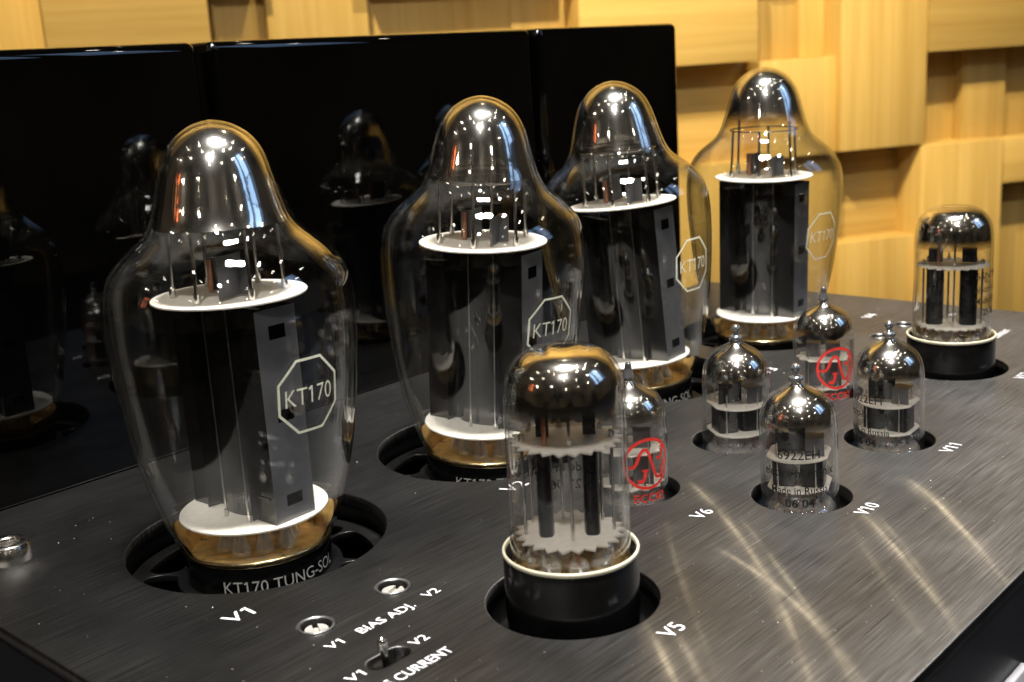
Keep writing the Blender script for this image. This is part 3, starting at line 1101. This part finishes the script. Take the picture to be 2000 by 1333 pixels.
def big_valve(i):
    x, y = BIG[i]
    labels = ['largest and nearest power valve at the left, before the black cover',
              'second power valve from the left, partly behind the nearest octal valve',
              'third power valve from the left, standing before the right edge of the black cover',
              'farthest power valve at the right end of the row, seen against the wooden wall']
    o = valve_root('power_valve', x, y, BIG_TILT[i])
    tag(o, labels[i], 'vacuum tube', 'four large power valves in a row')
    face = (36, 57, 57, 62)[i]
    logo = (31.5, 39, 49, 49)[i]
    inner = offset_in(BIG_PROF, 1.1)
    vpart(MB().lathe(shell(BIG_PROF, 0.95), 96), 'glass_bulb', 'bulb_glass', o)
    # silver getter film in the dome
    zc = 92.0 if i else 89.6
    gp = [p for p in inner if p[1] >= zc]
    low = (0.93, 0.72, 0.70, 0.0)[i]
    gm = getter_mat('getter_film', (TZ + (94, 103, 105, 104)[i]) * MM, (TZ + (89.5, 92, 92, 92)[i]) * MM, low=low)
    vpart(MB().lathe(gp, 80), 'getter_mirror', gm, o)
    vpart(MB().lathe([(0, 70.5), (21.0, 70.5), (21.1, 70.6), (21.1, 70.95), (21.0, 71.1), (0, 71.1)], 72, smooth=False), 'mica_disc', 'mica', o)
    vpart(MB().lathe([(0, 8.5), (20.7, 8.5), (20.9, 8.7), (20.9, 9.1), (20.7, 9.3), (0, 9.3)], 72, smooth=False), 'mica_disc', 'mica', o)
    # anode: end face normal at 'face' degrees to the right of the viewer
    an, ends = anode_large(9.35, 68.6)
    ao = vpart(rotz(an, face - 90), 'anode', 'anode_side', o)
    for e in ends:
        vpart(rotz(e, face - 90), 'end_plate', 'anode_grey', ao)
    # rods
    rods = []
    for (a, r_) in [(20, 15), (75, 15.5), (140, 15), (200, 15.2), (255, 15.4), (320, 15)]:
        px, py = r_ * math.cos(R_(a + face)), r_ * math.sin(R_(a + face))
        q = 14.4 / 15.2
        m = MB().tube([(px, py, 71.2), (px, py, 74.0)], 0.95, 10)
        m.tube([(px, py, 74.0), (px * q, py * q, 91.6 if a % 3 else 95.0)], 0.52, 8)
        vpart(m, 'support_rod', 'nickel', o)
    ringp = [(14.6 * math.cos(2 * math.pi * k / 48), 14.6 * math.sin(2 * math.pi * k / 48), 91.3) for k in range(49)]
    vpart(MB().tube(ringp, 0.32, 6, False), 'wire_ring', 'nickel', o)
    for (a, r_) in [(100, 6.5), (285, 6.0)]:
        px, py = r_ * math.cos(R_(a + face)), r_ * math.sin(R_(a + face))
        m = MB().tube([(px, py, 71.15), (px, py, 80.0)], 0.75, 10)
        vpart(m, 'copper_rod', 'copper', o)
    for (a, w, h, r_) in [(50, 9.5, 9.0, 7.5), (235, 9.0, 8.5, 9.5)]:
        m = MB().box(-w / 2, w / 2, -0.25, 0.25, 71.6, 71.6 + h)
        m.box(-w / 2, -w / 2 + 0.5, 0.26, 3.4, 71.6, 71.6 + h)
        rotz(m, a + face - 40)
        px, py = r_ * math.cos(R_(a + face)), r_ * math.sin(R_(a + face))
        m.map(lambda X, Y, Z: (X + px, Y + py, Z))
        vpart(m, 'radiator_fin', 'anode_grey', o)
    # long side rods between the micas
    for (lx, ly) in [(0.0, -9.6), (0.0, 9.6), (9.2, -9.0), (-9.2, 9.0)]:
        m = MB().tube([(lx, ly, 9.0), (lx, ly, 70.5)], 0.33, 8)
        m.tube([(lx, ly, 7.0), (lx, ly, 11.5)], 0.6, 8)
        rotz(m, face - 90)
        vpart(m, 'long_rod', 'nickel', o)
    # base
    b = MB().lathe([(0, -15), (18.6, -15), (19.6, -14.4), (20.5, -13.2), (20.5, -1.2), (20.35, -0.8), (19.9, -0.8), (19.9, -3.2), (0, -3.4)], 80)
    base = vpart(b, 'base', 'phenolic', o)
    vpart(MB().lathe([(20.62, -1.25), (20.95, -1.0), (21.0, -0.1), (20.8, 0.45), (20.45, 0.5), (20.2, 0.1), (20.15, -0.7)], 80), 'base_ring', 'brass_rim', o)
    m = text_mb('KT170 TUNG-SOL', 36.5, 3.3)
    vpart(wrap(m, 20, -8.3, lambda z: 20.5, 0.06), 'base_lettering', 'grey_print', o)
    m = text_mb('MADE IN RUSSIA', 24, 2.3)
    vpart(wrap(m, 38, -12.0, lambda z: 20.5, 0.06), 'base_lettering', 'grey_print', o)
    # brown film on the back half of the lowest glass, and on the floor of the bulb
    pr = [p for p in offset_in(BIG_PROF, 1.25) if -2.0 <= p[1] <= 8]
    rfun = lambda z: radius_at(offset_in(BIG_PROF, 1.25), z)
    m = MB()
    n = 60
    vs, fs = [], []
    K = 5
    for k in range(n + 1):
        a = math.pi * (-0.04 + 1.08 * k / n)
        top = 5.0 + 0.9 * math.sin(5 * a + i) + 0.5 * math.sin(11 * a)
        for j in range(K + 1):
            z = -2.2 + (top + 2.2) * j / K
            r_ = rfun(z)
            vs.append((r_ * math.cos(a), r_ * math.sin(a), z))
    for k in range(n):
        for j in range(K):
            q = k * (K + 1) + j
            fs.append((q, q + 1, q + K + 2, q + K + 1))
    m.add(vs, fs, True)
    vpart(m, 'brown_film', 'brown_film', o)
    vpart(MB().lathe([(0, -1.4), (8, -1.4), (18.8, -2.2)], 64), 'stem_floor', 'brown_film', o)
    # stem beads and lead wires
    rnd = random.Random(40 + i)
    for k in range(9):
        a = 2 * math.pi * k / 9 + 0.3 * i
        rr = 9.5 + rnd.uniform(-1.0, 1.0)
        px, py = rr * math.cos(a), rr * math.sin(a)
        bd = MB().lathe([(0, 5.2), (0.9, 4.9), (1.5, 3.8), (1.9, 2.0), (2.5, 0.4), (3.0, -1.3), (0, -1.3)], 16, cx=px, cy=py)
        bo = vpart(bd, 'glass_bead', 'bead_glass', o)
        tx, ty = px * 1.25 + rnd.uniform(-3, 3), py * 1.25 + rnd.uniform(-3, 3)
        wv = MB().tube([(px, py, -1), (px, py, 4.2), (tx, ty, 6.6), (tx, ty, 8.5)], 0.5, 6)
        wv.tube([(px, py, -1.1), (px, py, 1.5)], 0.6, 8)
        vpart(wv, 'lead_wire', 'nickel' if k % 3 else 'red_pin', o)
    # badge: octagon and type number
    H = 9.7
    rf = lambda z: radius_at(BIG_PROF, z)
    m = MB()
    oc = []
    for k in range(8):
        a = R_(22.5 + 45 * k)
        oc.append((H / math.cos(R_(22.5)) * math.cos(a) * 0.93, H / math.cos(R_(22.5)) * math.sin(a)))
    fine = []
    for k in range(8):
        p, q = Vector(oc[k]), Vector(oc[(k + 1) % 8])
        for j in range(6):
            fine.append(tuple(p.lerp(q, j / 6)))
    m.strip(fine, 0.70, True)
    badge = vpart(wrap(m, logo, 47.4, rf, 0.18), 'badge_outline', 'badge_print', o)
    m = text_mb('KT170', 14.6, 4.6, bold=-0.004)
    m.map(lambda X, Y, Z: (X, Y - 2.3, Z))
    vpart(wrap(m, logo, 47.4, rf, 0.18), 'badge_lettering', 'badge_print', o)
    return o


for i in range(4):
    big_valve(i)

OCT_PROF = smooth_profile([(0, 63.4), (4, 63.35), (7.4, 62.9), (10.2, 61.6), (12.3, 59.4), (13.7, 56.4), (14.35, 52.5), (14.5, 48), (14.5, 36),
                           (14.55, 25), (14.6, 14), (14.2, 11), (12, 9), (0, 8.4)], 4)


def octal_valve(i):
    x, y = OCT[i]
    o = valve_root('octal_valve', x, y, [(0.55, -0.17), (-0.21, -0.06)][i])
    tag(o, ['nearest octal valve with black base in the foreground, beside the V5 lettering',
            'far octal valve with black base at the right edge, before the wooden wall'][i], 'vacuum tube', 'two octal valves on black bases')
    inner = offset_in(OCT_PROF, 0.9)
    vpart(MB().lathe(shell(OCT_PROF, 0.8), 80), 'glass_bulb', 'small_glass', o)
    gp = [p for p in inner if p[1] >= 46.0]
    gm = getter_mat('getter_film', (TZ + 53.5) * MM, (TZ + 47.5) * MM, color=(0.80, 0.77, 0.71), low=0.0, wav=0.003, haze=0.22)
    vpart(MB().lathe(gp, 72), 'getter_mirror', gm, o)
    vpart(mica_star(13.5, 22, 2.3, 40.6), 'mica_disc', 'mica', o)
    vpart(mica_star(13.5, 22, 2.3, 17.0), 'mica_disc', 'mica', o)
    if i == 0:
        an, w, d = [(-5.6, 0.5), (5.5, 0.8)], 1.9, 4.6
    else:
        an, w, d = [(-6.3, 0.3), (5.9, 0.3)], 3.3, 4.2
    for (ax, ay) in an:
        pts = [(ax + w * math.copysign(abs(math.cos(t)) ** 0.5, math.cos(t)), ay + d * math.copysign(abs(math.sin(t)) ** 0.7, math.sin(t)))
               for t in [2 * math.pi * k / 20 for k in range(20)]]
        vpart(MB().prism(pts, 15.6, 39.9, True), 'anode', 'anode_dark', o)
        vpart(MB().box(ax - w * 0.8, ax + w * 0.8, ay - 2.2, ay + 2.2, 42.0, 47.0), 'getter_cup', 'anode_dark', o)
    for (px, py, top) in [(-10.6, -1.5, 43.0), (10.7, -0.5, 43.0), (0.6, -6.5, 50.0), (-1.5, 7.5, 44.0), (-9.0, 6.0, 43), (8.2, 6.0, 43)]:
        m = MB().tube([(px, py, 12), (px, py, top)], 0.38, 8)
        m.tube([(px, py, 41.1), (px, py, 42.6)], 0.75, 8)
        m.tube([(px, py, 15.6), (px, py, 16.9)], 0.75, 8)
        vpart(m, 'support_rod', 'nickel', o)
    m = MB().tube([(-5.2, -5.4, 41.2), (-5.2, -5.4, 51.5), (-4.9, -4.9, 53.0), (-4.0, -3.8, 53.6), (-3.2, -2.8, 53.2)], 0.62, 10)
    vpart(m, 'copper_rod', 'copper', o)
    vpart(MB().lathe([(0, -12), (15.0, -12), (15.9, -11.2), (16.2, -9), (16.5, -1.2), (16.5, 12.2), (16.4, 12.5), (15.85, 12.5), (15.6, 9), (0, 8.0)], 72), 'base', 'phenolic', o)
    vpart(MB().lathe([(16.52, 12.5), (16.68, 12.8), (16.68, 13.3), (16.5, 13.6), (16.1, 13.6), (15.95, 13.2), (15.9, 12.0)], 72), 'base_ring', 'cream_rim', o)
    vpart(MB().lathe([(0, 9.5), (10, 9.5), (14.0, 8.9)], 48), 'stem_floor', 'brown_film', o)
    vpart(MB().lathe([(13.2, 15.5), (13.5, 12), (13.3, 9.4)], 48, R_(5), R_(175)), 'brown_film', 'brown_film', o)
    rnd = random.Random(80 + i)
    for k in range(8):
        a = 2 * math.pi * k / 8 + 0.2
        px, py = 8.6 * math.cos(a), 8.6 * math.sin(a)
        vpart(MB().lathe([(0, 14.2), (1.4, 13.8), (2.3, 12.6), (2.5, 11), (2.6, 9.5), (0, 9.5)], 12, cx=px, cy=py), 'glass_bead', 'bead_glass', o)
        vpart(MB().tube([(px, py, 9.6), (px, py, 14.2), (px * 1.1 + rnd.uniform(-1, 1), py * 1.1, 17.0)], 0.35, 6), 'lead_wire', 'nickel' if k % 2 else 'copper', o)
    rows_ = [('6SN7EH', 16, 37.0, 2.5), ('electro-harmonix', 24, 31.8, 2.5), ('Made in Russia', 20, 27.4, 2.4), ('21 06', 8, 22.8, 2.4)]
    a0 = 34 if i else 150
    for (s, w_, z, h) in rows_:
        m = text_mb(s, w_, h, 'LEFT', bold=0.006)
        vpart(wrap(m, a0 if s[0] != '2' else a0 + 16, z, lambda q: 14.55, 0.1), 'printed_lettering', 'black_print', o)
    return o


for i in range(2):
    octal_valve(i)

NOV_BALL = smooth_profile([(0, 39.8), (0.75, 39.6), (1.35, 38.9), (1.45, 38.2), (1.15, 37.4), (0.85, 36.9), (1.0, 36.5), (1.9, 36.0), (2.2, 35.4), (2.05, 34.7),
                           (2.3, 33.9), (3.5, 32.9), (6.6, 31.2), (9.1, 28.8), (10.5, 25.6), (11.05, 22.0), (11.1, 18), (11.1, 10), (11.1, 2),
                           (11.1, -3.4), (10.6, -4.9), (9.2, -5.4), (0, -5.4)], 3)
NOV_NIP = smooth_profile([(0, 39.8), (0.6, 39.6), (0.95, 38.9), (1.1, 37.6), (1.5, 36.2), (1.9, 34.8), (2.3, 33.8), (3.3, 32.9), (5.6, 31.7), (8.1, 30.0),
                          (9.9, 27.2), (10.8, 23.6), (11.1, 19.5), (11.1, 16), (11.1, 8), (11.1, 2), (11.1, -3.4), (10.6, -4.9), (9.2, -5.4), (0, -5.4)], 3)
NT = 7.6


def jj_logo(Rr):
    m = MB()
    m.strip(circle(0, 0, Rr, 48), 0.95, True)
    k = Rr
    pts = [(-0.93, -0.10), (-0.62, -0.10), (-0.50, 0.06), (-0.36, 0.42), (-0.22, 0.60), (-0.08, 0.58), (0.03, 0.38), (0.14, 0.02), (0.26, -0.36), (0.38, -0.60),
           (0.52, -0.62), (0.64, -0.42), (0.74, -0.12), (0.82, 0.02)]
    m.strip([(a * k, b * k) for a, b in pts], 0.95)
    for (cx, cy) in [(0.58, 0.36), (-0.26, -0.50)]:
        j = [(0.14, 0.24), (0.10, 0.02), (0.05, -0.14), (-0.03, -0.22), (-0.13, -0.20), (-0.16, -0.12)]
        m.strip([((cx + a) * k, (cy + b) * k) for a, b in j], 1.0)
        m.strip([((cx - 0.02) * k, (cy + 0.25) * k), ((cx + 0.26) * k, (cy + 0.25) * k)], 0.6)
    return m


NOV_SPEC = {
    'v6': ('nip', (0.24, -0.34), 27, 'small valve with red round emblem, partly hidden behind the nearest octal valve'),
    'v7': ('ball', (0.48, -0.73), None, 'small valve without visible print, standing behind the valve beside the V10 lettering'),
    'v9': ('nip', (0.06, -0.14), 28, 'far small valve with red round emblem, in front of the farthest power valve'),
    'v10': ('ball', (-0.63, 1.62), 0, 'foremost small valve with black print and date code, beside the V10 lettering'),
    'v11': ('ball', (-0.46, 0.50), -42, 'small valve with black print at the right, beside the V11 lettering'),
}


def noval_valve(key):
    kind, tilt, a0, lab = NOV_SPEC[key]
    x, y = NOV[key]
    prof = NOV_BALL if kind == 'ball' else NOV_NIP
    o = valve_root('small_valve', x, y, tilt, NT)
    tag(o, lab, 'vacuum tube', 'five small glass valves')
    V = lambda mb, n, mat: vpart(mb, n, mat, o, NT)
    V(MB().lathe(shell(prof, 0.7), 64), 'glass_bulb', 'small_glass')
    inner = offset_in(prof, 0.8)
    ge = 23.2 if kind == 'ball' else 25.2
    gp = [p for p in inner if ge - 2 <= p[1] <= 34.6]
    gm = getter_mat('getter_film', (NT + ge + 2.5) * MM, (NT + ge - 1.5) * MM, color=(0.84, 0.82, 0.78), low=0.0, wav=0.0025, rough=0.05, haze=0.3)
    V(MB().lathe(gp, 64), 'getter_mirror', gm)
    sp = 22 if a0 is None else a0 * 0.3 - 8
    tipz = 34.7
    V(MB().lathe([(0.0, 39.75)] + [(max(r - 0.04, 0.03), z) for r, z in prof if tipz <= z < 39.7] + [(0, tipz)], 24), 'seal_tip', 'tip_glass')
    if kind == 'ball':
        for z in (12.8, 3.6):
            m = MB()
            pts = circle(0, 0, 9.7, 40)
            pts = [(max(-8.6, min(8.6, X)), Y) for X, Y in pts]
            m.prism(pts, z, z + 0.4)
            V(rotz(m, sp), 'mica_disc', 'mica')
        m = MB()
        for sx_ in (-3.9, 3.9):
            pts = [(sx_ + 3.4 * math.copysign(abs(math.cos(t)) ** 0.35, math.cos(t)), 4.6 * math.copysign(abs(math.sin(t)) ** 0.35, math.sin(t)))
                   for t in [2 * math.pi * k / 24 for k in range(24)]]
            pl = MB().prism(pts, 4.1, 12.5, False)
            V(rotz(pl, sp), 'anode', 'anode_dark')
        up = MB().box(-6.5, 2.0, -0.3, 0.3, 13.4, 20.5)
        V(rotz(up, sp + 10), 'shield_plate', 'anode_dark')
        up = MB().box(2.2, 7.4, -4.2, -3.7, 13.4, 18.6)
        up.box(2.2, 7.4, -3.69, 1.5, 18.2, 18.6)
        V(rotz(up, sp + 4), 'shield_plate', 'anode_grey')
    else:
        for z in (13.0, 2.2):
            V(rotz(mica_star(9.9, 12, 1.3, z, 0.4), sp), 'mica_disc', 'mica')
        for sx_ in (-3.6, 3.6):
            pl = MB().box(sx_ - 3.0, sx_ + 3.0, -4.0, 4.0, 2.7, 12.9)
            V(rotz(pl, sp), 'anode', 'anode_grey')
        for sx_ in (-3.6, 3.4):
            pl = MB().box(sx_ - 2.6, sx_ + 2.6, -2.2, 2.2, 13.6, 18.6)
            V(rotz(pl, sp), 'upper_plate', 'anode_grey')
    for k in range(4):
        a = R_(45 + 90 * k + sp)
        px, py = 7.6 * math.cos(a), 7.6 * math.sin(a)
        V(MB().tube([(px, py, 1.0), (px, py, 17.5)], 0.3, 6), 'support_rod', 'nickel')
    V(MB().lathe([(0, 1.0), (4, 0.6), (5.5, -0.6), (8.8, -1.6), (10.2, -3.4), (9.8, -4.6), (0, -4.6)], 40), 'glass_stem', 'bead_glass')
    for k in range(9):
        a = R_(20 + 36 * k)
        px, py = 6.4 * math.cos(a), 6.4 * math.sin(a)
        m = MB().tube([(px, py, -6), (px, py, 0.8)], 0.55, 8)
        V(m, 'pin', 'red_pin')
        m = MB().tube([(px, py, 0.8), (px * 1.06, py * 1.06, 2.4), (px * 0.9, py * 0.9, 3.6)], 0.28, 6)
        V(m, 'lead_wire', 'copper' if k % 2 else 'nickel')
        V(MB().lathe([(0, 1.6), (0.9, 1.2), (1.4, 0.2), (1.7, -1.4), (0, -1.4)], 10, cx=px, cy=py), 'glass_bead', 'bead_glass')
    rf = lambda z: 11.1
    if kind == 'ball' and a0 is not None:
        for (s, w_, z, h) in [('6922EH', 12.2, 14.6, 2.5), ('electro-harmonix', 21.5, 9.4, 2.6), ('Made in Russia', 17.0, 4.2, 2.2), ('06 04', 8.4, 0.3, 2.5)]:
            m = text_mb(s, w_, h, bold=0.006)
            V(wrap(m, a0, z, rf, 0.12), 'printed_lettering', 'black_print')
    if kind == 'nip':
        V(wrap(jj_logo(7.5), a0, 11.2, rf, 0.12), 'printed_emblem', 'red_print')
        m = text_mb('ECC82', 10.5, 2.4, bold=0.012)
        V(wrap(m, a0 + 3, -0.6, rf, 0.12), 'printed_lettering', 'red_print')
    return o


for k_ in NOV_SPEC:
    noval_valve(k_)

# ------------------------------------------------------------------ dust on the plate
dm = MB()
rnd = random.Random(3)
cnt = 0
while cnt < 520:
    px, py = rnd.uniform(PX0 + 2, PX1 - 2), rnd.uniform(PY0 + 2, PY1 - 2)
    if any((px - hx) ** 2 + (py - hy) ** 2 < (hr + 0.8) ** 2 for hx, hy, hr in HOLES):
        continue
    if any(abs(px - hx) < 8 and abs(py - hy) < 4.5 for hx, hy in SLOTS):
        continue
    s = rnd.uniform(0.04, 0.13) * (2.0 if rnd.random() < 0.06 else 1.0)
    a = rnd.uniform(0, 3.14)
    c, q = math.cos(a) * s, math.sin(a) * s
    e = rnd.uniform(0.5, 1.0)
    vs = [(px + c, py + q, 0.03), (px - q * e, py + c * e, 0.04), (px - c, py - q, 0.03), (px + q * e, py - c * e, 0.04), (px, py, 0.04 + s)]
    dm.add(vs, [(0, 1, 4), (1, 2, 4), (2, 3, 4), (3, 0, 4)])
    cnt += 1
dust = dm.build('dust', 'dust')
tag(dust, 'white dust specks on the brushed top plate', 'dust', None, 'stuff')
